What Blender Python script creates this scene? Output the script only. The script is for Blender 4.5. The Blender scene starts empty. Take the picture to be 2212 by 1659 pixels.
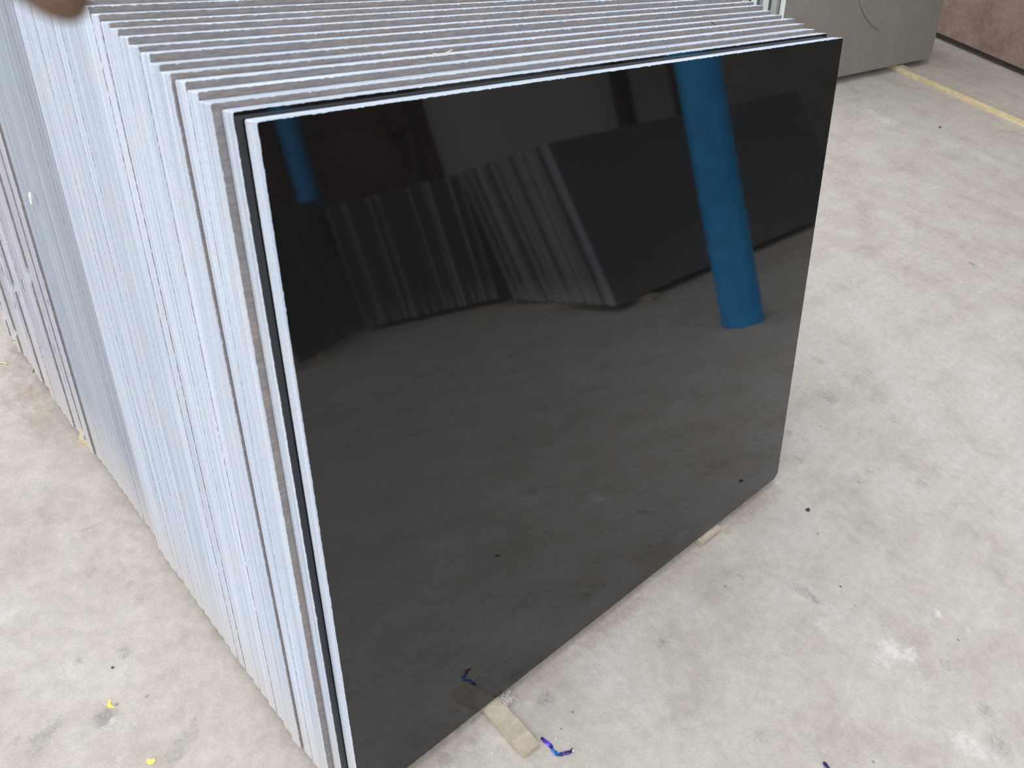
import bpy, bmesh, math, random
import numpy as np
from mathutils import Vector, Matrix

# ------------------------------------------------------------------ camera, sky, lights, exposure
SC = bpy.context.scene
COL = SC.collection
F_PX, W_PX, H_PX = 1765.556, 2212.0, 1659.0
CAM = Vector((-0.3222, -0.3013, 1.0662))
# camera axes in the world (right, down, forward)
RX = Vector((0.7098151, -0.6756131, 0.1992722))
DN = Vector((-0.3293279, -0.5683853, -0.7539770))
FW = Vector((0.6226601, 0.4695584, -0.6259467))
cd = bpy.data.cameras.new('camera')
cd.sensor_width = 36.0
cd.lens = F_PX * 36.0 / W_PX
cd.clip_start = 0.01
cd.clip_end = 200
cd.dof.use_dof = True
cd.dof.focus_distance = 1.45
cd.dof.aperture_fstop = 12.0
cam = bpy.data.objects.new('camera', cd)
COL.objects.link(cam)
Mx = Matrix(((RX.x, -DN.x, -FW.x, CAM.x), (RX.y, -DN.y, -FW.y, CAM.y), (RX.z, -DN.z, -FW.z, CAM.z), (0, 0, 0, 1)))
cam.matrix_world = Mx
SC.camera = cam

world = bpy.data.worlds.new('overcast_sky')
SC.world = world
world.use_nodes = True
wb = world.node_tree.nodes['Background']
wb.inputs[0].default_value = (0.90, 0.95, 1.0, 1)
wb.inputs[1].default_value = 1.42

# the bright part of the overcast sky, high on the open side and a little behind the stack
sd = bpy.data.lights.new('bright_cloud', 'SUN')
sd.energy = 1.12
sd.angle = math.radians(42)
sd.color = (0.97, 0.98, 1.0)
so = bpy.data.objects.new('bright_cloud', sd)
COL.objects.link(so)
so.rotation_euler = Vector((-0.52, 0.30, 0.80)).to_track_quat('Z', 'Y').to_euler()

ROOF_X = 3.6           # the roof starts here; open sky to the left of it
ROOF_Z = 4.2
SC.view_settings.view_transform = 'Standard'
SC.view_settings.look = 'None'
SC.view_settings.exposure = 0.0
SC.view_settings.gamma = 1.0
SC.view_settings.use_curve_mapping = False

HB = 0.018                       # height of the battens under the stack
TH = math.radians(18.0)          # lean of the slabs

# ------------------------------------------------------------------ helpers
def px_dir(x, y):
    v = RX * ((x - W_PX / 2) / F_PX) + DN * ((y - H_PX / 2) / F_PX) + FW
    return v.normalized()
def on_floor(x, y, z=0.0):       # a point read off the photograph, set down on the level z
    d = px_dir(x, y)
    return CAM + d * ((z - CAM.z) / d.z)
def on_slab(x, y, off=0.0):      # the same on the front face of the front slab
    n = Vector((0, math.cos(TH), -math.sin(TH)))
    p0 = Vector((0, 0, HB)) - n * off
    d = px_dir(x, y)
    return CAM + d * ((p0 - CAM).dot(n) / d.dot(n))
def on_left(x, y, X):            # the same on the plane of the slabs' left edges
    d = px_dir(x, y)
    return CAM + d * ((X - CAM.x) / d.x)

def tag(o, label=None, cat=None, group=None, kind=None):
    if label: o['label'] = label
    if cat: o['category'] = cat
    if group: o['group'] = group
    if kind: o['kind'] = kind
    elif label and o.parent is None: o['kind'] = 'thing'
    return o
def empty(name, loc, rz=0.0, rx=0.0):
    o = bpy.data.objects.new(name, None)
    COL.objects.link(o)
    o.empty_display_size = 0.05
    o.location = loc
    o.rotation_euler = (rx, 0, rz)
    return o
def link_mesh(name, me, mats, parent=None, loc=(0, 0, 0), rot=(0, 0, 0), smooth=False):
    o = bpy.data.objects.new(name, me)
    COL.objects.link(o)
    for m in mats:
        if len(me.materials) < len(mats): me.materials.append(m)
    o.location = loc
    o.rotation_euler = rot
    if parent: o.parent = parent
    if smooth:
        me.polygons.foreach_set('use_smooth', [True] * len(me.polygons))
    return o
def bm_obj(name, bm, mats, parent=None, loc=(0, 0, 0), rot=(0, 0, 0), smooth=False):
    me = bpy.data.meshes.new(name)
    bm.normal_update()
    bm.to_mesh(me)
    bm.free()
    return link_mesh(name, me, mats, parent, loc, rot, smooth)
def add_box(bm, x0, x1, y0, y1, z0, z1, bev=0.0, seg=1, mat=0):
    r = bmesh.ops.create_cube(bm, size=1.0)
    for v in r['verts']:
        v.co = Vector((x0 + (v.co.x + .5) * (x1 - x0), y0 + (v.co.y + .5) * (y1 - y0), z0 + (v.co.z + .5) * (z1 - z0)))
    fs = set()
    for v in r['verts']:
        for f in v.link_faces: fs.add(f)
    for f in fs: f.material_index = mat
    if bev > 0:
        es = set()
        for f in fs:
            for e in f.edges: es.add(e)
        bmesh.ops.bevel(bm, geom=list(es), offset=bev, segments=seg, affect='EDGES', profile=0.5, material=-1)
def add_tube(bm, pts, rad, n=6, mat=0):
    pts = [Vector(p) for p in pts]
    rings = []
    for i, p in enumerate(pts):
        a = pts[max(0, i - 1)]; b = pts[min(len(pts) - 1, i + 1)]
        t = (b - a).normalized()
        s = t.cross(Vector((0.13, 0.2, 1))).normalized()
        u = t.cross(s)
        r = rad[i] if isinstance(rad, (list, tuple)) else rad
        rings.append([bm.verts.new(p + (s * math.cos(k * 2 * math.pi / n) + u * math.sin(k * 2 * math.pi / n)) * r) for k in range(n)])
    for a, b in zip(rings, rings[1:]):
        for k in range(n):
            f = bm.faces.new((a[k], a[(k + 1) % n], b[(k + 1) % n], b[k])); f.material_index = mat
    for r in (rings[0][::-1], rings[-1]):
        f = bm.faces.new(r); f.material_index = mat

# ------------------------------------------------------------------ materials
def new_mat(name):
    m = bpy.data.materials.new(name)
    m.use_nodes = True
    nt = m.node_tree
    return m, nt, nt.nodes['Principled BSDF']
def nd(nt, typ, **kw):
    n = nt.nodes.new(typ)
    for k, v in kw.items(): setattr(n, k, v)
    return n
def coords(nt, scale=(1, 1, 1), loc=(0, 0, 0), rot=(0, 0, 0), rnd=False, kind='Object'):
    tc = nd(nt, 'ShaderNodeTexCoord')
    mp = nd(nt, 'ShaderNodeMapping')
    mp.inputs['Scale'].default_value = scale
    mp.inputs['Location'].default_value = loc
    mp.inputs['Rotation'].default_value = rot
    src = tc.outputs[kind]
    if rnd:
        oi = nd(nt, 'ShaderNodeObjectInfo')
        mu = nd(nt, 'ShaderNodeVectorMath', operation='MULTIPLY_ADD')
        cb = nd(nt, 'ShaderNodeCombineXYZ')
        for i in range(3): nt.links.new(oi.outputs['Random'], cb.inputs[i])
        nt.links.new(cb.outputs[0], mu.inputs[0])
        mu.inputs[1].default_value = (7.3, 11.9, 5.7)
        nt.links.new(src, mu.inputs[2])
        src = mu.outputs[0]
    nt.links.new(src, mp.inputs['Vector'])
    return mp.outputs['Vector']
def noise(nt, vec, scale, detail=4, rough=0.6, dist=0.0):
    n = nd(nt, 'ShaderNodeTexNoise')
    n.inputs['Scale'].default_value = scale
    n.inputs['Detail'].default_value = detail
    n.inputs['Roughness'].default_value = rough
    n.inputs['Distortion'].default_value = dist
    if vec is not None: nt.links.new(vec, n.inputs['Vector'])
    return n.outputs['Fac']
def ramp(nt, fac, stops):
    r = nd(nt, 'ShaderNodeValToRGB')
    els = r.color_ramp.elements
    while len(els) < len(stops): els.new(0.5)
    for e, (p, c) in zip(els, stops):
        e.position = p
        e.color = (*c, 1) if isinstance(c, (tuple, list)) else (c, c, c, 1)
    nt.links.new(fac, r.inputs[0])
    return r.outputs[0]
def mixc(nt, fac, a, b, mode='MIX'):
    m = nd(nt, 'ShaderNodeMix', data_type='RGBA', blend_type=mode)
    for s, v in ((0, fac), (6, a), (7, b)):
        if hasattr(v, 'is_linked'): nt.links.new(v, m.inputs[s])
        elif s == 0: m.inputs[0].default_value = v
        else: m.inputs[s].default_value = (*v, 1) if isinstance(v, (tuple, list)) else (v, v, v, 1)
    return m.outputs[2]
def mth(nt, op, a, b=0.5, clamp=False):
    m = nd(nt, 'ShaderNodeMath', operation=op, use_clamp=clamp)
    for s, v in ((0, a), (1, b)):
        if hasattr(v, 'is_linked'): nt.links.new(v, m.inputs[s])
        else: m.inputs[s].default_value = v
    return m.outputs[0]
def bump(nt, bs, h, strength=0.3, dist=0.002):
    b = nd(nt, 'ShaderNodeBump')
    b.inputs['Strength'].default_value = strength
    b.inputs['Distance'].default_value = dist
    nt.links.new(h, b.inputs['Height'])
    nt.links.new(b.outputs[0], bs.inputs['Normal'])
def objattr(nt, name):
    a = nd(nt, 'ShaderNodeAttribute', attribute_type='OBJECT', attribute_name=name)
    return a.outputs['Fac']

def mat_cut_edge(name='sawn_stone_edge', chipped=False, c0=(0.44, 0.50, 0.595), c1=(0.66, 0.71, 0.80), dirt=(0.62, 0.60, 0.61)):
    m, nt, bs = new_mat(name)
    v = coords(nt, (9, 170, 2.2), rnd=True)
    st = noise(nt, v, 1.0, 3, 0.6)
    v2 = coords(nt, (1, 1, 1), rnd=True)
    gr = noise(nt, v2, 420, 3, 0.75)
    bl = noise(nt, v2, 14, 3, 0.6)
    c = mixc(nt, ramp(nt, st, [(0.33, 0.0), (0.68, 1.0)]), c0, c1)
    c = mixc(nt, ramp(nt, bl, [(0.5, 0.0), (0.8, 0.5)]), c, dirt)
    g = ramp(nt, gr, [(0.3, 0.86), (0.7, 1.08)])
    c = mixc(nt, 1.0, c, g, 'MULTIPLY')
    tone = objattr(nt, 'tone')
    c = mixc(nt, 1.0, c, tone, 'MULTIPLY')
    if chipped:   # broken spots where the dark stone shows, and pale bruises
        ch = noise(nt, coords(nt, (20, 70, 16), rnd=True), 1.0, 3, 0.6, 0.5)
        c = mixc(nt, ramp(nt, ch, [(0.645, 0.0), (0.675, 0.85)]), c, (0.14, 0.135, 0.15))
        c = mixc(nt, ramp(nt, ch, [(0.30, 0.8), (0.335, 0.0)]), c, (0.80, 0.75, 0.70))
    # warm dust near the floor
    sx = nd(nt, 'ShaderNodeSeparateXYZ'); nt.links.new(coords(nt), sx.inputs[0])
    low = mth(nt, 'MULTIPLY_ADD', sx.outputs['Z'], -7.0); low.node.inputs[2].default_value = 1.0; low.node.use_clamp = True
    low = mth(nt, 'MULTIPLY', low, 0.75)
    c = mixc(nt, low, c, (0.60, 0.55, 0.51))
    nt.links.new(c, bs.inputs['Base Color'])
    bs.inputs['Roughness'].default_value = 0.85
    bs.inputs['Specular IOR Level'].default_value = 0.2
    bump(nt, bs, gr, 0.35, 0.0006)
    return m
def mat_matt_face(name, c0, c1, c2):
    m, nt, bs = new_mat(name)
    v = coords(nt, rnd=True)
    a = noise(nt, v, 6, 5, 0.65)
    b = noise(nt, v, 38, 4, 0.7)
    vs = coords(nt, (90, 1, 420), rot=(0, 0.9, 0), rnd=True)
    s = noise(nt, vs, 1.0, 2, 0.5)
    c = mixc(nt, ramp(nt, a, [(0.35, 0.0), (0.65, 1.0)]), c0, c1)
    c = mixc(nt, ramp(nt, b, [(0.5, 0.0), (0.75, 0.7)]), c, c2)
    c = mixc(nt, 1.0, c, ramp(nt, s, [(0.3, 0.80), (0.7, 1.12)]), 'MULTIPLY')
    nt.links.new(c, bs.inputs['Base Color'])
    bs.inputs['Roughness'].default_value = 0.55
    bs.inputs['Specular IOR Level'].default_value = 0.35
    bump(nt, bs, s, 0.2, 0.0004)
    return m
def mat_polished(name, dust=0.0, ior=1.64, base=(0.006, 0.006, 0.0055)):
    m, nt, bs = new_mat(name)
    v = coords(nt)
    sx = nd(nt, 'ShaderNodeSeparateXYZ'); nt.links.new(v, sx.inputs[0])
    fl = noise(nt, v, 900, 2, 0.6)
    hz = noise(nt, coords(nt, (3.0, 1, 7.0), rot=(0, 0.55, 0)), 1.6, 5, 0.62, 0.4)
    spk = noise(nt, v, 260, 2, 0.5)
    low = mth(nt, 'MULTIPLY_ADD', sx.outputs['Z'], -3.2); low.node.inputs[2].default_value = 1.0; low.node.use_clamp = True
    low = mth(nt, 'POWER', low, 1.6)
    h = ramp(nt, hz, [(0.38, 0.0), (0.75, 1.0)])
    d = mth(nt, 'MULTIPLY', mth(nt, 'ADD', mth(nt, 'MULTIPLY', low, 1.0), 0.12), h)
    # wiped dust at the lower right corner
    cr = mth(nt, 'MULTIPLY_ADD', sx.outputs['X'], 5.0); cr.node.inputs[2].default_value = -4.1; cr.node.use_clamp = True
    cr2 = mth(nt, 'MULTIPLY_ADD', sx.outputs['Z'], -5.5); cr2.node.inputs[2].default_value = 1.0; cr2.node.use_clamp = True
    crn = mth(nt, 'MULTIPLY', mth(nt, 'MULTIPLY', cr, cr2), 0.9)
    d = mth(nt, 'ADD', mth(nt, 'MULTIPLY', d, 0.035 + dust), mth(nt, 'MULTIPLY', crn, 0.05))
    sp = mth(nt, 'MULTIPLY', ramp(nt, spk, [(0.70, 0.0), (0.76, 1.0)]), 0.10 + dust * 3)
    lowd = mth(nt, 'ADD', mth(nt, 'MULTIPLY', low, 1.0), 0.06)
    d = mth(nt, 'ADD', d, mth(nt, 'MULTIPLY', sp, lowd), True)
    c = mixc(nt, d, base, (0.50, 0.52, 0.58))
    c = mixc(nt, ramp(nt, fl, [(0.58, 0.0), (0.75, 1.0)]), c, mixc(nt, 0.03, c, (0.5, 0.48, 0.45)))
    nt.links.new(c, bs.inputs['Base Color'])
    bs.inputs['IOR'].default_value = ior
    bs.inputs['Roughness'].default_value = 0.035
    return m
def mat_wood(name, c0, c1, sc=(6, 60, 60), dusty=False):
    m, nt, bs = new_mat(name)
    v = coords(nt, sc)
    a = noise(nt, v, 1.0, 4, 0.6, 0.3)
    b = noise(nt, coords(nt), 60, 4, 0.7)
    c = mixc(nt, ramp(nt, a, [(0.3, 0.0), (0.7, 1.0)]), c0, c1)
    c = mixc(nt, 1.0, c, ramp(nt, b, [(0.3, 0.82), (0.7, 1.1)]), 'MULTIPLY')
    nt.links.new(c, bs.inputs['Base Color'])
    bs.inputs['Roughness'].default_value = 0.8
    if dusty:
        ge = nd(nt, 'ShaderNodeNewGeometry'); sp = nd(nt, 'ShaderNodeSeparateXYZ'); nt.links.new(ge.outputs['Normal'], sp.inputs[0])
        f = mth(nt, 'MULTIPLY', ramp(nt, sp.outputs['Z'], [(0.6, 0.0), (0.9, 1.0)]), ramp(nt, b, [(0.25, 0.6), (0.6, 0.95)]))
        c = mixc(nt, f, c, (0.46, 0.405, 0.35))
        nt.links.new(c, bs.inputs['Base Color'])
    bump(nt, bs, a, 0.3, 0.0008)
    return m
def mat_plain(name, col, rough=0.7, metal=0.0, var=0.12, sc=30):
    m, nt, bs = new_mat(name)
    a = noise(nt, coords(nt), sc, 4, 0.6)
    lo = tuple(x * (1 - var) for x in col); hi = tuple(min(1, x * (1 + var)) for x in col)
    nt.links.new(mixc(nt, ramp(nt, a, [(0.3, 0.0), (0.7, 1.0)]), lo, hi), bs.inputs['Base Color'])
    bs.inputs['Roughness'].default_value = rough
    bs.inputs['Metallic'].default_value = metal
    return m

def mat_floor():
    m, nt, bs = new_mat('dusty_concrete')
    v = coords(nt)
    big = noise(nt, v, 0.9, 4, 0.55, 0.3)
    mid = noise(nt, v, 7, 6, 0.65, 0.2)
    fine = noise(nt, v, 55, 5, 0.7)
    grit = noise(nt, v, 420, 3, 0.7)
    c = mixc(nt, ramp(nt, big, [(0.35, 0.0), (0.65, 1.0)]), (0.510, 0.445, 0.390), (0.570, 0.510, 0.455))
    c = mixc(nt, ramp(nt, mid, [(0.42, 0.0), (0.72, 0.8)]), c, (0.64, 0.580, 0.530))
    c = mixc(nt, ramp(nt, mid, [(0.30, 0.55), (0.44, 0.0)]), c, (0.42, 0.370, 0.325))
    c = mixc(nt, 1.0, c, ramp(nt, fine, [(0.3, 0.89), (0.7, 1.08)]), 'MULTIPLY')
    c = mixc(nt, 1.0, c, ramp(nt, grit, [(0.3, 0.90), (0.7, 1.08)]), 'MULTIPLY')
    # directional sweep marks
    sw = noise(nt, coords(nt, (4, 34, 1), rot=(0, 0, 0.5)), 1.0, 4, 0.6)
    c = mixc(nt, 1.0, c, ramp(nt, sw, [(0.3, 0.955), (0.7, 1.035)]), 'MULTIPLY')
    # worn stains, and earth with painted shade, placed per vertex, broken up by noise
    for an, colr, k0, k1 in (('stain', (0.29, 0.262, 0.238), 0.36, 0.85), ('pale', (0.80, 0.755, 0.72), 0.42, 0.95), ('earth_and_shade', (0.34, 0.275, 0.22), 0.30, 1.0)):
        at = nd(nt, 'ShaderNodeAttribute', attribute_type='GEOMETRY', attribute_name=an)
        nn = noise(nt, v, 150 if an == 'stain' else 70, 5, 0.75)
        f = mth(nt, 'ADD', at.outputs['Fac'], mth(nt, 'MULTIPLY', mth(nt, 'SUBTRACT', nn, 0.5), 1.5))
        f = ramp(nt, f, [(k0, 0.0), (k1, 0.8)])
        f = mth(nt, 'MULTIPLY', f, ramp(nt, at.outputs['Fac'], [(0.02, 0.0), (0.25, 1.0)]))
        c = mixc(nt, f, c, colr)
    # tiny dark pits
    pit = nd(nt, 'ShaderNodeTexVoronoi'); pit.inputs['Scale'].default_value = 26
    nt.links.new(v, pit.inputs['Vector'])
    pf = ramp(nt, pit.outputs['Distance'], [(0.045, 1.0), (0.085, 0.0)])
    pm = ramp(nt, noise(nt, v, 9, 3, 0.6), [(0.52, 0.0), (0.62, 0.75)])
    c = mixc(nt, mth(nt, 'MULTIPLY', pf, pm), c, (0.20, 0.17, 0.15))
    nt.links.new(c, bs.inputs['Base Color'])
    bs.inputs['Roughness'].default_value = 0.85
    bs.inputs['Specular IOR Level'].default_value = 0.25
    hh = mth(nt, 'ADD', mth(nt, 'MULTIPLY', mid, 2.0), mth(nt, 'MULTIPLY', fine, 0.6))
    hh = mth(nt, 'ADD', hh, mth(nt, 'MULTIPLY', grit, 0.12))
    bump(nt, bs, hh, 0.5, 0.004)
    return m

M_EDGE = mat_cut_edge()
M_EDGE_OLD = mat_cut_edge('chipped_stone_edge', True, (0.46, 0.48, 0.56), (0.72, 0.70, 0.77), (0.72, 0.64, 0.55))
M_GREENEDGE = mat_cut_edge('greenish_stone_edge', False, (0.40, 0.45, 0.44), (0.60, 0.65, 0.63), (0.50, 0.53, 0.50))
M_BLACK = mat_polished('polished_black_granite')
M_BLACK_DUSTY = mat_polished('dusty_black_granite', 0.03)
M_FACE = mat_matt_face('honed_grey_brown_granite', (0.305, 0.252, 0.228), (0.262, 0.246, 0.252), (0.37, 0.30, 0.25))
M_GREY = mat_matt_face('grey_green_slab_face', (0.30, 0.285, 0.25), (0.36, 0.32, 0.285), (0.32, 0.315, 0.29))
M_BROWN = mat_matt_face('brown_granite_face', (0.200, 0.125, 0.098), (0.30, 0.205, 0.165), (0.34, 0.27, 0.215))
M_DARKFACE = mat_polished('dark_slab_face', 0.15, 1.5, (0.11, 0.114, 0.122))
M_DARKEDGE = mat_cut_edge('dark_stone_edge', False, (0.17, 0.18, 0.205), (0.36, 0.375, 0.41), (0.16, 0.15, 0.14))
M_WOOD = mat_wood('raw_batten_wood', (0.50, 0.42, 0.32), (0.62, 0.54, 0.42))
M_YWOOD = mat_wood('yellow_pine', (0.62, 0.49, 0.28), (0.80, 0.68, 0.44), (60, 6, 60), True)
M_FLOOR = mat_floor()
M_WALL = mat_plain('cement_render', (0.88, 0.82, 0.75), 0.9, 0, 0.12, 1.2)
M_ROOF = mat_plain('grey_roof_sheet', (0.22, 0.22, 0.22), 0.7, 0, 0.1, 2)
M_BLUE = mat_plain('blue_gloss_paint', (0.015, 0.36, 0.80), 0.35, 0, 0.15, 12)
M_RUST = mat_plain('rusty_brown_steel', (0.10, 0.05, 0.035), 0.7, 0, 0.3, 9)
M_STRAW = mat_plain('straw', (0.80, 0.68, 0.46), 0.7)
M_FIBRE = mat_plain('frayed_white_thread', (0.74, 0.66, 0.62), 0.8)
M_CHIP = mat_plain('stone_chip', (0.86, 0.82, 0.76), 0.7)
M_DARKBIT = mat_plain('dark_crumb', (0.05, 0.04, 0.045), 0.5)
M_YPAINT = mat_plain('yellow_paint', (0.85, 0.70, 0.18), 0.7, 0, 0.2, 60)
M_LINE = mat_plain('dark_crayon_line', (0.21, 0.19, 0.175), 0.8)

# ------------------------------------------------------------------ structure: floor, walls, ceiling
def axis(a, b, step, lo, hi):
    xs = list(np.arange(a, b + 1e-6, step))
    s, x = step, xs[-1]
    while x < hi: s *= 1.35; x = min(hi, x + s); xs.append(x)
    s, x = step, xs[0]
    while x > lo: s *= 1.35; x = max(lo, x - s); xs.insert(0, x)
    return np.array(xs)
def build_floor():
    xs = axis(-0.75, 5.9, 0.0125, -30, 16)
    ys = axis(-0.75, 2.1, 0.0125, -5.2, 7.2)
    X, Y = np.meshgrid(xs, ys)
    st = np.zeros_like(X); pa = np.zeros_like(X); ea = np.zeros_like(X)
    def spot(arr, px, py, r, k, el=1.0, ang=0.0):
        p = on_floor(px, py)
        c, s = math.cos(ang), math.sin(ang)
        dx, dy = X - p.x, Y - p.y
        u, v = (dx * c + dy * s) / el, (-dx * s + dy * c)
        arr[:] = np.maximum(arr, k * np.exp(-(u * u + v * v) / (r * r)))
    for px, py, r, k in [(226, 1550, .020, .85), (120, 1565, .018, .55), (80, 1602, .018, .6), (30, 1600, .012, .5), (270, 1408, .018, .55), (305, 1292, .014, .55),
                         (275, 1262, .011, .5), (197, 1240, .016, .5), (290, 1575, .012, .5), (400, 1600, .020, .50), (372, 1640, .018, .52), (412, 1550, .014, .45), (380, 1560, .010, .45), (430, 1575, .010, .45),
                         (455, 1610, .012, .5), (490, 1640, .012, .5), (170, 1425, .015, .45), (240, 1640, .02, .4), (180, 1145, .012, .45), (202, 1140, .015, .5),
                         (1178, 1510, .022, .62), (1290, 1462, .014, .4), (1430, 1390, .018, .55), (1456, 1375, .012, .5), (1762, 1297, .014, .7), (1735, 1275, .022, .55),
                         (1600, 1240, .02, .45), (1567, 1235, .02, .45), (1640, 1590, .022, .45), (1710, 1265, .03, .4), (2062, 1090, .012, .6), (1990, 1045, .03, .45),
                         (1880, 1020, .02, .5), (1800, 1110, .03, .35), (1735, 995, .012, .7), (1720, 990, .016, .55), (1705, 935, .02, .55), (1740, 950, .02, .5),
                         (1852, 1035, .03, .45), (2100, 570, .02, .8), (2110, 345, .025, .5), (1860, 940, .02, .5), (1870, 800, .04, .45), (1985, 1315, .02, .45), (2050, 1440, .03, .4),
                         (2130, 1535, .025, .5), (2160, 1610, .03, .5), (1920, 230, .05, .4), (1850, 820, .05, .45), (1790, 860, .04, .5), (1960, 720, .05, .35), (2060, 640, .06, .35),
                         (1820, 620, .05, .4), (1930, 905, .04, .4), (1770, 780, .03, .5), (1150, 1640, .02, .4), (1020, 1560, .01, .5), (960, 1640, .02, .55)]:
        spot(st, px, py, r * 0.9, min(1.0, k * 1.3))
    for px, py, r, k in [(1925, 1405, .035, .85), (1960, 1415, .03, .8), (1900, 1425, .03, .7), (1775, 1350, .025, .7), (1790, 1310, .02, .6), (2080, 1600, .035, .75), (2110, 1620, .03, .7),
                         (2025, 1325, .012, .9), (2090, 1360, .012, .8), (1915, 260, .10, .7), (1880, 240, .08, .6), (1945, 290, .08, .5), (2130, 340, .08, .6), (1830, 430, .05, .5),
                         (260, 1560, .05, .45), (330, 1520, .05, .35), (300, 1190, .04, .4), (1560, 1600, .04, .4), (1480, 1560, .03, .4), (150, 1480, .06, .35), (2000, 1480, .05, .4)]:
        spot(pa, px, py, r, k)
    for px, py, r, k in [(60, 850, .06, .75), (30, 800, .05, .6), (90, 900, .05, .65), (20, 870, .05, .55), (100, 940, .03, .5), (45, 760, .03, .6), (185, 1165, .02, .5), (345, 1215, .02, .45),
                         (365, 1240, .015, .5), (480, 1350, .02, .45), (1000, 1590, .025, .7), (960, 1615, .025, .7), (930, 1635, .02, .65), (1040, 1560, .018, .7), (1690, 930, .03, .5), (1700, 990, .025, .4),
                         (1230, 1390, .02, .5), (1330, 1310, .02, .45), (1420, 1240, .02, .5), (1130, 1470, .02, .5), (560, 1560, .02, .4), (620, 1600, .02, .5), (1960, 120, .05, .5), (2000, 160, .05, .4)]:
        spot(ea, px, py, r, k)
    # dirt with painted contact shade along the foot of the front slab
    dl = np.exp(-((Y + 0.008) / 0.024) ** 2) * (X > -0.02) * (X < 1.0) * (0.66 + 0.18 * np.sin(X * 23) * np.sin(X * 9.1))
    dl = np.maximum(dl, 0.62 * np.exp(-((X - 0.240) / 0.010) ** 2) * (Y > -0.085) * (Y < 0.02))  # shade on the batten's right side, painted in with the dirt
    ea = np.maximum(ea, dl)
    ny, nx = X.shape
    co = np.stack([X.ravel(), Y.ravel(), np.zeros(X.size)], 1)
    idx = np.arange(nx * ny).reshape(ny, nx)
    q = np.stack([idx[:-1, :-1].ravel(), idx[:-1, 1:].ravel(), idx[1:, 1:].ravel(), idx[1:, :-1].ravel()], 1)
    me = bpy.data.meshes.new('floor')
    me.vertices.add(len(co)); me.vertices.foreach_set('co', co.ravel())
    me.loops.add(q.size); me.loops.foreach_set('vertex_index', q.ravel().astype(np.int32))
    me.polygons.add(len(q)); me.polygons.foreach_set('loop_start', np.arange(0, q.size, 4, dtype=np.int32))
    me.update(calc_edges=True)
    for n, a in (('stain', st), ('pale', pa), ('earth_and_shade', ea)):
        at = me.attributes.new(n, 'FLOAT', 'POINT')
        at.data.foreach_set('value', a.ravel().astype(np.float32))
    return tag(link_mesh('floor', me, [M_FLOOR]), 'dusty pale concrete floor', kind='structure')
floor = build_floor()

def box_obj(name, b, mat, parent=None, bev=0.0, loc=(0, 0, 0), rot=(0, 0, 0)):
    bm = bmesh.new(); add_box(bm, *b, bev=bev)
    return bm_obj(name, bm, [mat], parent, loc, rot)
tag(box_obj('wall_rear', (0.0, 14, -5.2, -5.0, 0, ROOF_Z), M_WALL), 'grey rendered wall behind the camera', kind='structure')
tag(box_obj('wall_front', (0.0, 14, 7.0, 7.2, 0, ROOF_Z), M_WALL), 'grey rendered wall beyond the stack', kind='structure')
tag(box_obj('wall_right', (14, 14.2, -5.2, 7.2, 0, ROOF_Z), M_WALL), 'grey rendered end wall', kind='structure')
tag(box_obj('ceiling', (ROOF_X, 14.2, -5.2, 7.2, ROOF_Z, ROOF_Z + 0.1), M_ROOF), 'grey sheet roof', kind='structure')

# ------------------------------------------------------------------ slabs
def slab_mesh(name, W, H, T, seed, jit=0.0005, step=0.003, corner=0.0012, cutbr=0.0, bev=0.0003, chips=0, face=0, edge=1):
    rnd = random.Random(seed)
    # outline in local (x, z), counter-clockwise seen from the front (-y)
    def seg(a, b):
        n = max(1, int((Vector(b) - Vector(a)).length / step))
        return [(a[0] + (b[0] - a[0]) * i / n, a[1] + (b[1] - a[1]) * i / n) for i in range(n)]
    c = corner
    cb = max(c, cutbr)
    P = [(c, 0), (W - cb, 0), (W, cb), (W, H - c), (W - c, H), (c, H), (0, H - c), (0, c)]
    pts, side = [], []
    for i in range(8):
        s = seg(P[i], P[(i + 1) % 8]); pts += s; side += [i] * len(s)
    notch = [0.0] * len(pts)
    if chips:
        left = [i for i, s in enumerate(side) if s == 6]
        for _ in range(chips):
            k = rnd.choice(left[3:-3]); ln = rnd.randint(2, 6)
            dep = rnd.uniform(0.003, 0.009)
            for j in range(-ln, ln + 1):
                q = k + j
                if 0 <= q < len(pts) and side[q] == 6: notch[q] = max(notch[q], dep * (1 - abs(j) / (ln + 1)) * rnd.uniform(.6, 1.1))
    bm = bmesh.new()
    cx, cz = W / 2, H / 2
    def ring(y, inset, j):
        out = []
        for (x, z), s, nt_ in zip(pts, side, notch):
            r1, r2 = rnd.gauss(0, j), rnd.gauss(0, j)
            dx = inset if x < 0.02 else (-inset if x > W - 0.02 else 0)
            dz = inset if z < 0.02 else (-inset if z > H - 0.02 else 0)
            if s in (0, 4): r1 = 0
            if s in (2, 6): r2 = 0
            out.append(bm.verts.new((x + dx + (abs(r1) if x < W / 2 else -abs(r1)) + (nt_ if y < T * 0.6 else 0), y, z + dz + (abs(r2) if z < H / 2 else -abs(r2)))))
        return out
    rs = [ring(0, bev, jit), ring(max(bev, 0.0012), 0, 0.00005), ring(T - bev, 0, 0.00005), ring(T, bev, 0.0001)]
    n = len(pts)
    for a, b in zip(rs, rs[1:]):
        for k in range(n):
            f = bm.faces.new((a[k], b[k], b[(k + 1) % n], a[(k + 1) % n])); f.material_index = edge
    f = bm.faces.new(rs[0]); f.material_index = face
    f = bm.faces.new(rs[-1][::-1]); f.material_index = face
    bm.normal_update()
    me = bpy.data.meshes.new(name)
    bm.to_mesh(me); bm.free()
    return me

SLAB_H = 0.8035
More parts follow.
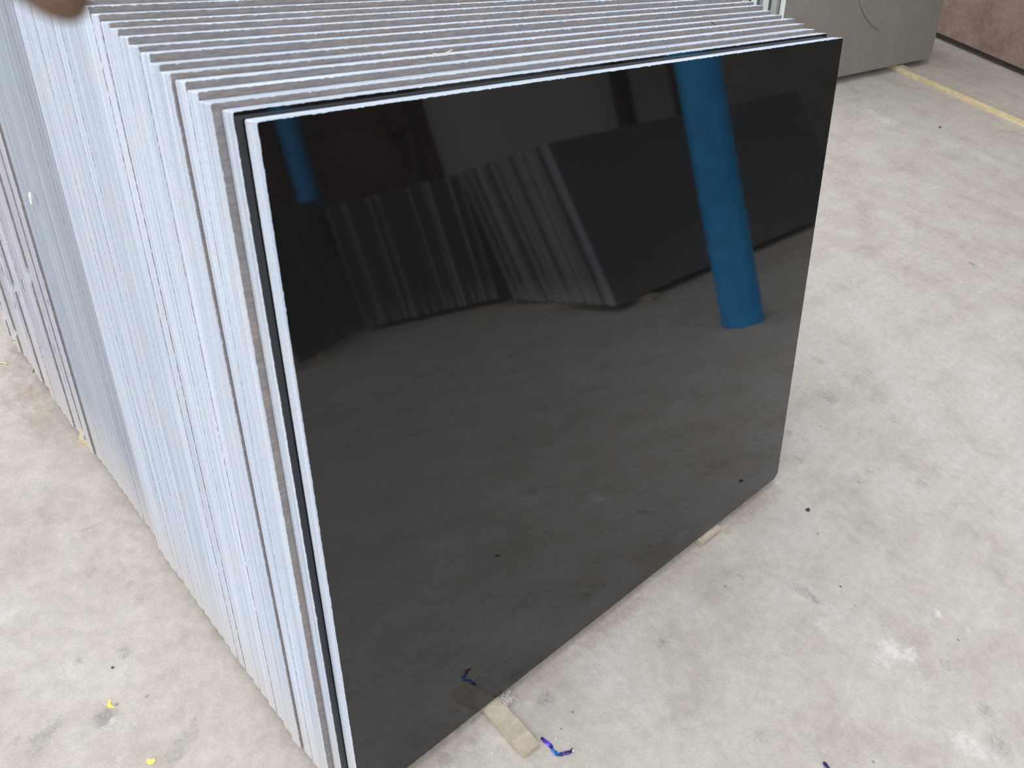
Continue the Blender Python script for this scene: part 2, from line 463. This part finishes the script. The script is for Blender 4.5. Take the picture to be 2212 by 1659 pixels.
# (x of the left edge, distance of the foot from the front slab, width) read off the photograph
FRONT = [(0.0000, 0.0000, 1.0000), (-0.0087, 0.0215, 0.9950), (-0.0170, 0.0402, 0.9981), (-0.0163, 0.0628, 1.0020), (-0.0170, 0.0815, 1.0038),
         (-0.0203, 0.1016, 1.0006), (-0.0192, 0.1222, 0.9995), (-0.0178, 0.1427, 1.0058), (-0.0188, 0.1617, 1.0080), (-0.0183, 0.1812, 1.003),
         (-0.0188, 0.2009, 1.002), (-0.0184, 0.2186, 1.000), (-0.0191, 0.2390, 1.001), (-0.0196, 0.2575, 1.003)]
ORD = ['front', 'second', 'third', 'fourth', 'fifth', 'sixth', 'seventh', 'eighth', 'ninth', 'tenth', 'eleventh', 'twelfth', 'thirteenth', 'fourteenth']
EXTRA = {0: 'polished black granite slab at the front of the long leaning stack, mirroring a blue pillar',
         1: 'black granite slab directly behind the mirror-polished front slab, dusty face showing as a dark strip',
         2: 'grey-brown slab third from the front of the stack, wide brown strip showing left',
         5: 'grey-brown slab sixth from the front, narrow brown strip of its face showing'}
rs_ = random.Random(5)
stack = list(FRONT)
y = FRONT[-1][1]
gaps = {0.3667: 0, 0.4109: 0, 0.4392: 0}
while y < 1.045:
    p = rs_.uniform(0.0180, 0.0192)
    for g in gaps:
        if not gaps[g] and y + p > g - 0.004:
            p += 0.0022; gaps[g] = 1
    y += p
    if y < 0.476: a = -0.0187 + rs_.uniform(-0.0005, 0.0005)
    elif y < 0.70: a = -0.0128 + rs_.uniform(-0.0005, 0.0005)
    else: a = -0.0158 + rs_.uniform(-0.0020, 0.0020)
    stack.append((a, y, 1.0 + rs_.uniform(-0.004, 0.006)))
for i, (a, y0, w_) in enumerate(stack):
    nxt = stack[i + 1][1] if i + 1 < len(stack) else y0 + 0.019
    pitch = (nxt - y0) * math.cos(TH)
    T = min(pitch - 0.0002, 0.0216) if i else 0.0190
    if i == 1: T = 0.0172
    if i in (4, 11, 12) or (i > 13 and nxt - y0 > 0.0198): T = pitch - 0.0014
    old = y0 > 0.70
    face = M_BLACK if i == 0 else (M_BLACK_DUSTY if i == 1 else M_FACE)
    me = slab_mesh('granite_slab', w_, SLAB_H + (rs_.uniform(-.0008, .0008) if i else 0), T, 100 + i, jit=0.0003 if i < 2 else 0.0004, cutbr=0.010 if i == 0 else 0,
                   chips=0 if not old else (3 if y0 > 0.74 else 1))
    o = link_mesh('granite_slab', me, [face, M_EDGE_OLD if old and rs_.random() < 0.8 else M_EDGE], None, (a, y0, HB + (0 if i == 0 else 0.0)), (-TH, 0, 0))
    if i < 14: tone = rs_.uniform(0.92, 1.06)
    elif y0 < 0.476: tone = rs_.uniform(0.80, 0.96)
    elif y0 < 0.56: tone = rs_.uniform(0.56, 0.62)  # shade of the protruding slabs put into the tone, darkest at the step
    elif y0 < 0.70: tone = rs_.uniform(0.62, 0.74)  # the same painted shade, easing off further back
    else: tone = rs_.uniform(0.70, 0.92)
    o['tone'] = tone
    if i < 14:
        tag(o, EXTRA.get(i, 'grey-faced granite slab with pale sawn edges, %s from the front of the long stack' % ORD[i]), 'stone slab', 'granite slabs of the long leaning stack')
    elif y0 < 0.476:
        tag(o, 'pale sawn slab edge in the bright middle band of the long stack', 'stone slab', 'bright-edged slabs in the middle of the long stack')
    elif y0 < 0.70:
        tag(o, 'shade-darkened blue-grey slab edge set back just behind the bright middle slabs of the stack', 'stone slab', 'set-back blue-grey slabs of the long stack')
    else:
        tag(o, 'old slab edge with chips at the far left end of the long stack', 'stone slab', 'chipped slabs at the far end of the long stack')
print('slabs in the stack', len(stack))

# battens under the main stack
def batten(name, x0, x1, y0, y1, z0, z1, mat, label, seed=1, cat='wooden batten', loc=(0, 0, 0), rz=0.0):
    rnd = random.Random(seed)
    bm = bmesh.new()
    add_box(bm, x0, x1, y0, y1, z0, z1)
    n = max(4, int((y1 - y0) / 0.02))
    bmesh.ops.subdivide_edges(bm, edges=[e for e in bm.edges if abs(e.verts[0].co.y - e.verts[1].co.y) > 0.5 * (y1 - y0)], cuts=min(n, 60))
    for v in bm.verts:
        v.co.x += rnd.gauss(0, 0.0006)
        if v.co.z < z1 - 1e-4: continue
        v.co.z -= abs(rnd.gauss(0, 0.0005))
    bmesh.ops.bevel(bm, geom=[e for e in bm.edges if len(e.link_faces) == 2 and e.calc_face_angle(0) > 0.8], offset=0.0012, segments=2, affect='EDGES')
    return tag(bm_obj(name, bm, [mat], None, loc, (0, 0, rz)), label, cat)
batten('wooden_batten', 0.2070, 0.2360, -0.0825, 1.12, 0, HB - 0.0060, M_WOOD, 'pale wooden batten poking out under the front black slab beside a blue foil strip', 1)
batten('wooden_batten', 0.728, 0.792, -0.0090, 1.12, 0, HB - 0.0060, M_WOOD, 'wooden batten end just showing under the right part of the front black slab', 2)

# ------------------------------------------------------------------ grey-green stack, upper right
BH, BL = 0.035, math.radians(16)
brs = random.Random(11)
yy = 1.318
for i in range(12):
    x0 = 3.095 if i == 0 else 3.095 - 0.012 - 0.010 * (i % 3) + brs.uniform(-0.006, 0.006)
    x1 = 4.845 if i == 0 else 4.835 + brs.uniform(-0.02, 0.0)
    T = 0.026 if i % 3 else 0.022
    me = slab_mesh('grey_slab', x1 - x0, 1.02, T, 300 + i, jit=0.0006, step=0.03, corner=0.012 if i == 0 else 0.01, cutbr=0.03 if i == 0 else 0)
    o = link_mesh('grey_slab', me, [M_GREY, M_GREENEDGE], None, (x0, yy, BH), (-BL, 0, 0))
    o['tone'] = [1.25, 0.62, 1.0, 0.55, 1.15, 0.7][i % 6]
    if i == 0:
        tag(o, 'large grey-green slab with a thin arc mark, front of the upper right stack', 'stone slab', 'grey slabs of the upper right stack')
        bm = bmesh.new()
        pts = []
        nrm = Vector((0, -math.cos(BL), math.sin(BL)))
        P0 = Vector((x0, yy, BH))
        for (px, py) in [(1851, -14), (1855, 0), (1858, 14), (1864, 28), (1872, 42), (1882, 54), (1897, 66)]:
            d = px_dir(px, py)
            p = CAM + d * ((P0 - CAM).dot(nrm) / d.dot(nrm))
            q = o.matrix_basis.inverted() @ p
            pts.append((q.x, -0.0008, q.z))
        add_tube(bm, pts, 0.003, 6)
        bm_obj('crayon_mark', bm, [M_LINE], o)
    else:
        tag(o, 'grey slab edge behind the big arc-marked slab in the upper right stack', 'stone slab', 'grey slabs behind the arc-marked slab')
    yy += (T + (0.010 if i % 3 == 1 else 0.004)) / math.cos(BL)
# the battens they stand on
batten('long_batten', 4.355, 4.425, -0.35, 1.78, 0, BH - 0.0078, M_YWOOD, 'long yellow pine batten running out from under the big grey slab at right', 5, rz=math.radians(-1.0), loc=(0.03, 0.07, 0))
batten('wooden_batten', 3.32, 3.39, 1.30, 1.78, 0, BH - 0.0078, M_YWOOD, 'wooden batten hidden under the left part of the grey upper right stack', 6)

# brown granite slab on the far right, leaning away
BX, BR = 5.66, math.radians(14)
me = slab_mesh('brown_slab', 2.55, 1.2, 0.03, 411, jit=0.0005, step=0.04, corner=0.006)
o = link_mesh('brown_slab', me, [M_BROWN, M_GREENEDGE], None, (BX, 2.35, 0.04), (-BR, 0, math.radians(-97)))
o['tone'] = 0.7
tag(o, 'reddish brown granite slab leaning at the upper right corner behind the yellow batten', 'stone slab')
for (px, py, s) in ((2034, 76, 0.05),):
    p = on_floor(px, py)
    bm = bmesh.new(); add_box(bm, -0.07, 0.16, -0.03, 0.03, 0, 0.0322, bev=0.003)
    tag(bm_obj('wood_block', bm, [M_WOOD], None, (5.62, 1.70, 0)), 'small wooden block under the left end of the brown granite slab', 'wood block')
bm = bmesh.new(); add_box(bm, -0.04, 0.16, -0.03, 0.03, 0, 0.0322, bev=0.003)
tag(bm_obj('wood_block', bm, [M_WOOD], None, (5.50, 0.30, 0)), 'wooden block under the near end of the brown granite slab, outside the frame', 'wood block')

# ------------------------------------------------------------------ what the polished face mirrors: things on the other side of the aisle
def pillar(x, y, r, label):
    bm = bmesh.new()
    rings = [(0, r * 1.03), (0.006, r * 1.03), (0.012, r)] + [(z, r) for z in (0.5, 1.5, 3.0, ROOF_Z - 0.001)]
    prev = None
    for z, q in rings:
        cur = [bm.verts.new((q * math.cos(k * math.pi / 24), q * math.sin(k * math.pi / 24), z)) for k in range(48)]
        if prev:
            for k in range(48): bm.faces.new((prev[k], prev[(k + 1) % 48], cur[(k + 1) % 48], cur[k])).smooth = True
        else: bm.faces.new(cur[::-1])
        prev = cur
    bm.faces.new(prev)
    return tag(bm_obj('steel_pillar', bm, [M_BLUE], None, (x, y, 0)), label, 'pillar', 'blue pillars mirrored in the black slab')
pillar(2.262, -0.850, 0.078, 'blue painted round steel pillar mirrored large in the right half of the black slab')
pillar(2.760, -4.560, 0.080, 'blue round pillar mirrored faintly at the upper left of the black slab')

ors = random.Random(21)
OH = 0.03
def row(name, n, x0f, xlen, y0, dirs, T, lean, height, faces, edges, label0, labeln, group, tones, z0=OH):
    yv = y0
    for i in range(n):
        x0 = x0f(i)
        me = slab_mesh(name, xlen, height, T, 500 + i + int(abs(y0) * 100), jit=0.0006, step=0.05, corner=0.008, face=0, edge=1)
        # mirror image of the main stack: faces look towards +y, tops lean towards -y
        o = link_mesh(name, me, [faces, edges], None, (x0 + xlen, yv, z0 + T * math.sin(lean)), (-lean, 0, math.pi))
        o['tone'] = tones[i % len(tones)] * ors.uniform(.9, 1.1)
        tag(o, label0 if i == 0 else labeln, 'stone slab', group)
        yv -= (T + (0.012 if ors.random() < 0.3 else 0.002)) / math.cos(lean)
row('dark_slab', 26, lambda i: 2.545 + 0.0135 * i + ors.uniform(-0.02, 0.02), 2.36, -1.685, -1, 0.038, math.radians(15), 0.82, M_DARKFACE, M_DARKEDGE,
    'large dark polished slab facing the black slab, mirrored behind the blue pillar', 'dark slab edge behind the big dark slab mirrored beside the blue pillar', 'dark slabs of the mirrored stack', [1.25, 1.1, 0.45, 1.0, 1.2, 1.25, 0.5])
row('short_slab', 22, lambda i: 2.98 - 0.027 * i + ors.uniform(-0.03, 0.03), 0.9, -3.02, -1, 0.03, math.radians(5), 0.80, M_DARKFACE, M_DARKEDGE,
    'front slab of the small dim stack mirrored left of the big dark stack', 'dim slab edge in the small stack mirrored left of the big dark stack', 'slabs of the small mirrored stack', [0.9, 0.35, 1.1, 0.3, 0.4, 1.3])
# single dark slab further left, turned towards the aisle
me = slab_mesh('leaning_slab', 1.50, 0.88, 0.03, 777, step=0.05, corner=0.01)
p0, p1 = Vector((1.634, -3.218, OH)), Vector((2.911, -4.073, OH))
ang = math.atan2(p0.y - p1.y, p0.x - p1.x)
o = link_mesh('leaning_slab', me, [M_DARKFACE, M_DARKEDGE], None, (p1.x, p1.y, OH + 0.03 * math.sin(math.radians(12))), (-math.radians(12), 0, ang)); o['tone'] = 0.8
tag(o, 'single dark slab mirrored dimly at the left edge of the black slab', 'stone slab')
for (x, yv, n) in ((2.75, -2.3, 1.35), (4.55, -2.3, 1.35)):
    batten('wooden_batten', x - .035, x + .035, yv - n / 2, yv + n / 2, 0, OH - .0005, M_WOOD, 'wooden batten under the %s end of the mirrored dark stack' % ('near' if x < 3 else 'far'), 8)
for x in (3.15, 3.65):
    batten('wooden_batten', x - .03, x + .03, -3.45, -2.99, 0, OH - .0005, M_WOOD, 'wooden batten under the %s part of the small mirrored stack' % ('left' if x < 3.3 else 'right'), 9)
batten('wooden_batten', -.03, .03, -0.05, 0.06, 0, OH - .0005, M_WOOD, 'wooden block under the near end of the single dim slab', 10, loc=(1.85, -3.37, 0), rz=ang)
batten('wooden_batten', -.03, .03, -0.05, 0.06, 0, OH - .0005, M_WOOD, 'wooden block under the far end of the single dim slab', 11, loc=(2.70, -3.935, 0), rz=ang)
# A-frame trestle by the wall and rusty posts
e = empty('steel_trestle', (3.80, -4.50, 0)); tag(e, 'dark steel A-frame trestle mirrored by the wall', 'trestle')
for sx in (-1, 1):
    bm = bmesh.new(); add_tube(bm, [(sx * 0.20, 0, 0), (sx * 0.03, 0, 1.36)], 0.035, 8); bm_obj('leg', bm, [M_RUST], e)
    bm = bmesh.new(); add_tube(bm, [(sx * 0.20, -0.4, 0), (sx * 0.03, -0.4, 1.36)], 0.035, 8); bm_obj('leg', bm, [M_RUST], e)
bm = bmesh.new(); add_box(bm, -0.09, 0.09, -0.44, 0.04, 1.30, 1.40, bev=.004); bm_obj('top_rail', bm, [M_RUST], e)
bm = bmesh.new(); add_tube(bm, [(-0.14, 0, 0.45), (0.14, 0, 0.45)], 0.02, 8); bm_obj('crossbar', bm, [M_RUST], e)
for x, wd, lb in ((6.97, 0.10, 'nearer'), (8.05, 0.13, 'further')):
    bm = bmesh.new(); add_box(bm, -wd, wd, -0.05, 0.05, 0, ROOF_Z, bev=.005)
    tag(bm_obj('wall_post', bm, [M_RUST], None, (x, -4.94, 0)), 'rusty brown post against the wall, the %s of two mirrored above the dark stack' % lb, 'post')

M_BOARD = mat_plain('dark_red_brown_board', (0.13, 0.065, 0.045), 0.8, 0, 0.3, 3)
bm = bmesh.new(); add_box(bm, 0, 2.6, -0.02, 0.02, 0, 2.3, bev=0.003)
tag(bm_obj('leaning_board', bm, [M_BOARD], None, (1.6, -4.70, 0), (math.radians(5), 0, 0)), 'tall dark reddish brown board mirrored behind the faint blue pillar', 'board')

# ------------------------------------------------------------------ small things on the floor and the slabs
def ribbon(name, pts, wid, mats, segs, label, cat):
    bm = bmesh.new(); prev = None
    for i, (p, wv, tw) in enumerate(zip(pts, wid, segs)):
        a = pts[max(0, i - 1)]; b = pts[min(len(pts) - 1, i + 1)]
        t = (b - a).normalized(); s = t.cross(Vector((0, 0, 1))).normalized()
        up = Vector((0, 0, 1))
        d = s * math.cos(tw) + up * math.sin(tw)
        ctr = p + up * (0.0012 + abs(math.sin(tw)) * wv * 0.5)
        th = 0.00025
        cur = [bm.verts.new(ctr + d * (wv * k) + d.cross(t) * th * h) for k, h in ((-.5, -1), (0, 1.0), (.5, -1))]
        cur += [bm.verts.new(c.co - d.cross(t) * 0.0004) for c in cur[::-1]]
        if prev:
            for k in range(6):
                f = bm.faces.new((prev[k], prev[(k + 1) % 6], cur[(k + 1) % 6], cur[k])); f.material_index = min(len(mats) - 1, int(3.0 * i / len(pts)) if len(mats) > 1 else 0)
        else: bm.faces.new(cur[::-1])
        prev = cur
    bm.faces.new(prev)
    return tag(bm_obj(name, bm, mats), label, cat)
M_FOIL1 = mat_plain('violet_foil', (0.10, 0.06, 0.62), 0.25, 0.6, 0.3, 300)
M_FOIL2 = mat_plain('blue_foil', (0.03, 0.20, 0.80), 0.2, 0.6, 0.5, 300)
M_FOIL3 = mat_plain('dark_violet_foil', (0.09, 0.06, 0.22), 0.3, 0.5, 0.4, 300)
def resample(pp, n):
    P = [on_floor(*q) for q in pp]; out = []
    for i in range(n):
        t = i / (n - 1) * (len(P) - 1); k = min(int(t), len(P) - 2); out.append(P[k].lerp(P[k + 1], t - k))
    return out
fp = resample([(1169, 1594), (1178, 1603), (1190, 1613), (1197, 1626), (1203, 1631), (1215, 1630), (1228, 1626), (1237, 1621)], 22)
frs = random.Random(3)
ribbon('foil_strip', fp, [0.0042 + 0.0022 * math.sin(i * .8) ** 2 for i in range(22)], [M_FOIL1, M_FOIL2, M_FOIL3], [0.5 * math.sin(i * 1.1) for i in range(22)],
       'twisted blue and violet foil strip on the floor beside the batten end', 'foil')
bm = bmesh.new(); add_box(bm, -.0016, .0016, -.0013, .0013, 0, .0012, bev=.0003)
p = on_floor(1237, 1624)
tag(bm_obj('paper_bit', bm, [M_CHIP], None, (p.x, p.y, 0.0024)), 'tiny white square at the end of the blue foil strip', 'paper scrap')
fp = resample([(1779, 1646), (1783, 1653), (1790, 1662)], 6)
ribbon('foil_scrap', fp, [.003, .007, .008, .008, .008, .006], [M_FOIL3], [0.4, .3, .2, .3, .4, .3], 'dark violet foil scrap at the bottom edge of the photo', 'foil')

def crumb(name, px, py, r, mat, label, cat, seed, flat=0.5, n=1):
    rnd = random.Random(seed); bm = bmesh.new(); p = on_floor(px, py)
    for _ in range(n):
        q = bmesh.ops.create_icosphere(bm, subdivisions=2, radius=r)
        off = Vector((rnd.uniform(-1, 1), rnd.uniform(-1, 1), 0)) * r * (0.9 if n > 1 else 0)
        for v in q['verts']:
            v.co *= rnd.uniform(.65, 1.15); v.co.z = v.co.z * flat
            v.co += off
    mz = min(v.co.z for v in bm.verts)
    for v in bm.verts: v.co.z -= mz
    return tag(bm_obj(name, bm, [mat], None, (p.x, p.y, 0)), label, cat)
crumb('dark_crumb', 1746, 1103, 0.0035, M_DARKBIT, 'small black crumb on the floor right of the black slab', 'debris', 1, n=3)
crumb('dark_crumb', 2030, 276, 0.006, M_DARKBIT, 'tiny dark speck on the floor right of the slab top corner', 'debris', 2)
crumb('stone_chip', 1062, 1626, 0.0012, M_CHIP, 'tiny white chip left of the poking batten', 'debris', 4, n=2)
crumb('stone_chip', 1082, 1622, 0.0011, M_CHIP, 'tiny white chip nearer the poking batten', 'debris', 5)
crumb('stone_chip', 1200, 1596, 0.0014, M_STRAW, 'pale wood shaving right of the foil strip', 'debris', 6, n=3)
crumb('stone_chip', 1622, 1103, 0.0012, M_CHIP, 'white chip below the right bottom corner of the black slab', 'debris', 7)
crumb('stone_chip', 142, 893, 0.004, M_CHIP, 'white chip on the floor at the foot of the chipped slabs', 'debris', 8)
crumb('dark_crumb', 1815, 1267, 0.0018, M_DARKBIT, 'tiny dark pebble on the pale worn floor patch', 'debris', 9)
crumb('dark_crumb', 243, 1443, 0.0015, M_DARKBIT, 'thin dark splinter on the floor at lower left', 'debris', 10, n=2)
crumb('dark_crumb', 1212, 1574, 0.001, M_DARKBIT, 'tiny dark grain above the foil strip', 'debris', 12)

def sticks(name, pairs, r, mat, label, cat, z=0.0015):
    bm = bmesh.new()
    for a, b in pairs:
        A, B = on_floor(*a), on_floor(*b)
        A.z = B.z = z
        mid = A.lerp(B, .5) + Vector((0.001, 0.001, 0.0008))
        add_tube(bm, [A, mid, B], r, 6)
    return tag(bm_obj(name, bm, [mat]), label, cat)
sticks('straw', [((30, 741), (40, 747))], 0.0013, M_STRAW, 'short straw on the floor left of the stack, the upper of two', 'straw')
sticks('straw', [((-2, 785), (15, 788))], 0.0013, M_STRAW, 'short straw at the left edge of the photo, the lower of two', 'straw')
sticks('straw', [((70, 805), (76, 790))], 0.001, M_WOOD, 'brown splinter against the foot of the chipped slabs', 'straw')
# wood wedge at the foot of the stack
p = on_floor(197, 962)
bm = bmesh.new(); add_box(bm, -.006, .006, -.011, .011, 0, .03, bev=.001)
tag(bm_obj('wood_wedge', bm, [M_YWOOD], None, (p.x - 0.004, p.y + 0.008, 0), (0.1, 0.1, 0.4)), 'small yellow wood wedge at the foot of the chipped slabs', 'wood wedge')

# straws lying on the slab tops
def on_top(px, py, z):
    q = on_floor(px, py, z); return q
ztop = HB + SLAB_H * math.cos(TH)
bm = bmesh.new()
add_tube(bm, [on_top(935, 116, ztop + .002), on_top(955, 116.5, ztop + .004), on_top(968, 112, ztop + .006), on_top(977, 107, ztop + .009)], 0.0005, 5)
add_tube(bm, [on_top(958, 116, ztop + .003), on_top(968, 112.5, ztop + .005), on_top(975, 110, ztop + .007)], 0.0004, 5)
tag(bm_obj('straw', bm, [M_STRAW]), 'thin straw lying across the top edges of the slabs', 'straw')
bm = bmesh.new()
add_tube(bm, [on_top(1536, 47, ztop + .003), on_top(1540, 50, ztop + .002), on_top(1544, 54, ztop + .002)], 0.0009, 5)
tag(bm_obj('splinter', bm, [M_DARKBIT]), 'tiny dark splinter on the slab tops at the right', 'debris')
# pale flake stuck between far slabs
p = on_left(66, 424, -0.0185)
bm = bmesh.new()
for k, (dx, dz, r) in enumerate(((0, 0, .006), (.001, -.008, .005))):
    q = bmesh.ops.create_icosphere(bm, subdivisions=2, radius=r)
    for v in q['verts']: v.co = Vector((v.co.x * .35, v.co.y * .6 + dx, v.co.z * 1.1 + dz)) * ors.uniform(.9, 1.08)
tag(bm_obj('stone_flake', bm, [M_CHIP], None, tuple(p)), 'white stone flake stuck on the chipped slab edges at upper left', 'debris')

# frayed threads on the batten
trs = random.Random(9)
bm = bmesh.new()
c0 = on_floor(1086, 1508, HB - 0.006)
for k in range(26):
    st = c0 + Vector((trs.uniform(-.006, .007), trs.uniform(-.010, .012), trs.uniform(0.0006, .003)))
    if st.y > -0.004: st.y = -0.004 - trs.uniform(0, .006)
    pts = [st]; d = Vector((trs.uniform(-1, 1), trs.uniform(-1, .4), trs.uniform(-.1, .35))).normalized()
    for j in range(6):
        d = (d + Vector((trs.uniform(-.9, .9), trs.uniform(-.9, .9), trs.uniform(-.5, .4)))).normalized()
        q = pts[-1] + d * 0.0022
        q.z = max(q.z, HB - 0.0056) if 0.207 < q.x < 0.236 else max(q.z, 0.0006)
        q.y = min(q.y, -0.002)
        pts.append(q)
    add_tube(bm, pts, trs.uniform(.00035, .0006), 5)
tag(bm_obj('frayed_thread', bm, [M_FIBRE]), 'tuft of frayed whitish thread caught between batten and black slab', 'thread')

# yellow paint marks on the floor
def paint(pxs, label):
    bm = bmesh.new()
    vs = [on_floor(*q) for q in pxs]
    a = [bm.verts.new((v.x, v.y, 0.0006)) for v in vs]; b = [bm.verts.new((v.x, v.y, 0.0001)) for v in vs]
    f = bm.faces.new(a); f.normal_update()
    n = len(a)
    for k in range(n): bm.faces.new((a[k], b[k], b[(k + 1) % n], a[(k + 1) % n]))
    bmesh.ops.recalc_face_normals(bm, faces=bm.faces)
    return bm_obj('paint_mark', bm, [M_YPAINT], floor)
paint([(236, 1511), (241, 1510), (239, 1521), (244, 1526), (250, 1530), (243, 1530), (232, 1529), (231, 1522)], '')
paint([(318, 1638), (326, 1641), (334, 1637), (336, 1644), (330, 1650), (322, 1653), (316, 1648)], '')

# ------------------------------------------------------------------ the photographer's hand, one fingertip dipping into the corner
M_SKIN, nt_, bs_ = new_mat('brown_skin')
nt_.links.new(mixc(nt_, ramp(nt_, noise(nt_, coords(nt_), 60, 4, 0.6), [(0.3, 0.0), (0.7, 1.0)]), (0.11, 0.062, 0.036), (0.165, 0.095, 0.06)), bs_.inputs['Base Color'])
bs_.inputs['Roughness'].default_value = 0.5
bs_.inputs['Subsurface Weight'].default_value = 0.08
bs_.inputs['Subsurface Radius'].default_value = (0.006, 0.002, 0.001)
def in_view(px, py, depth):
    return CAM + (RX * ((px - W_PX / 2) / F_PX) + DN * ((py - H_PX / 2) / F_PX) + FW) * depth
tip = in_view(168, 42, 0.112)
D = (RX * -0.50 - DN * 0.86 + FW * 0.05).normalized()       # along the finger towards the knuckle
B = (-FW).normalized()                                        # towards the neighbouring fingers
L = (RX * -0.9 + DN * 0.42).normalized()
V, E_, R_ = [], [], []
def vert(p, r, par=None):
    V.append(tuple(p)); R_.append(r)
    if par is not None: E_.append((par, len(V) - 1))
    return len(V) - 1
palm = tip + D * 0.125 + B * 0.026 + L * 0.012
wrist = palm + D * 0.075
root = vert(palm + D * 0.035, 0.024)
w1 = vert(wrist, 0.023, root); w2 = vert(wrist + D * 0.08, 0.028, w1); w3 = vert(wrist + D * 0.20, 0.037, w2)
for k, (ln, cur_) in enumerate(((0.0, 0.0), (-0.008, 0.35), (0.012, 0.5), (0.030, 0.6))):
    t = tip + B * (0.0185 * k) + D * (ln + (0.024 if k else 0))
    kn = tip + D * (0.078 + 0.003 * k) + B * (0.0185 * k) + L * 0.002
    mc = kn + D * 0.03 + B * (0.026 - 0.0185 * k) * 0.25
    a = vert(mc, 0.013, root); b = vert(kn, 0.0098, a)
    m1 = kn.lerp(t, .45) + L * 0.006 * (1 + cur_); m2 = kn.lerp(t, .75) + L * 0.004 * (1 + cur_)
    b = vert(m1, 0.0088, b); b = vert(m2, 0.0078, b); b = vert(kn.lerp(t, .92), 0.0056 if k == 0 else 0.0066, b); vert(t, 0.0026 if k == 0 else 0.0048, b)
th0 = vert(palm + D * 0.012 + B * -0.03 + L * -0.004, 0.013, root)
th1 = vert(palm - D * 0.022 + B * -0.050 + L * -0.012, 0.011, th0)
th2 = vert(palm - D * 0.045 + B * -0.058 + L * -0.016, 0.0095, th1)
vert(palm - D * 0.060 + B * -0.060 + L * -0.018, 0.007, th2)
org = Vector(V[root])
me = bpy.data.meshes.new('hand')
me.from_pydata([tuple(Vector(v) - org) for v in V], E_, [])
o = link_mesh('hand', me, [M_SKIN], None, tuple(org))
sk = o.modifiers.new('skin', 'SKIN')
for i, r in enumerate(R_): me.skin_vertices[0].data[i].radius = (r, r)
me.skin_vertices[0].data[root].use_root = True
sk.use_smooth_shade = True
sb = o.modifiers.new('sub', 'SUBSURF'); sb.levels = 2; sb.render_levels = 2
tag(o, 'hand whose blurred brown fingertip dips into the top left corner', 'hand')
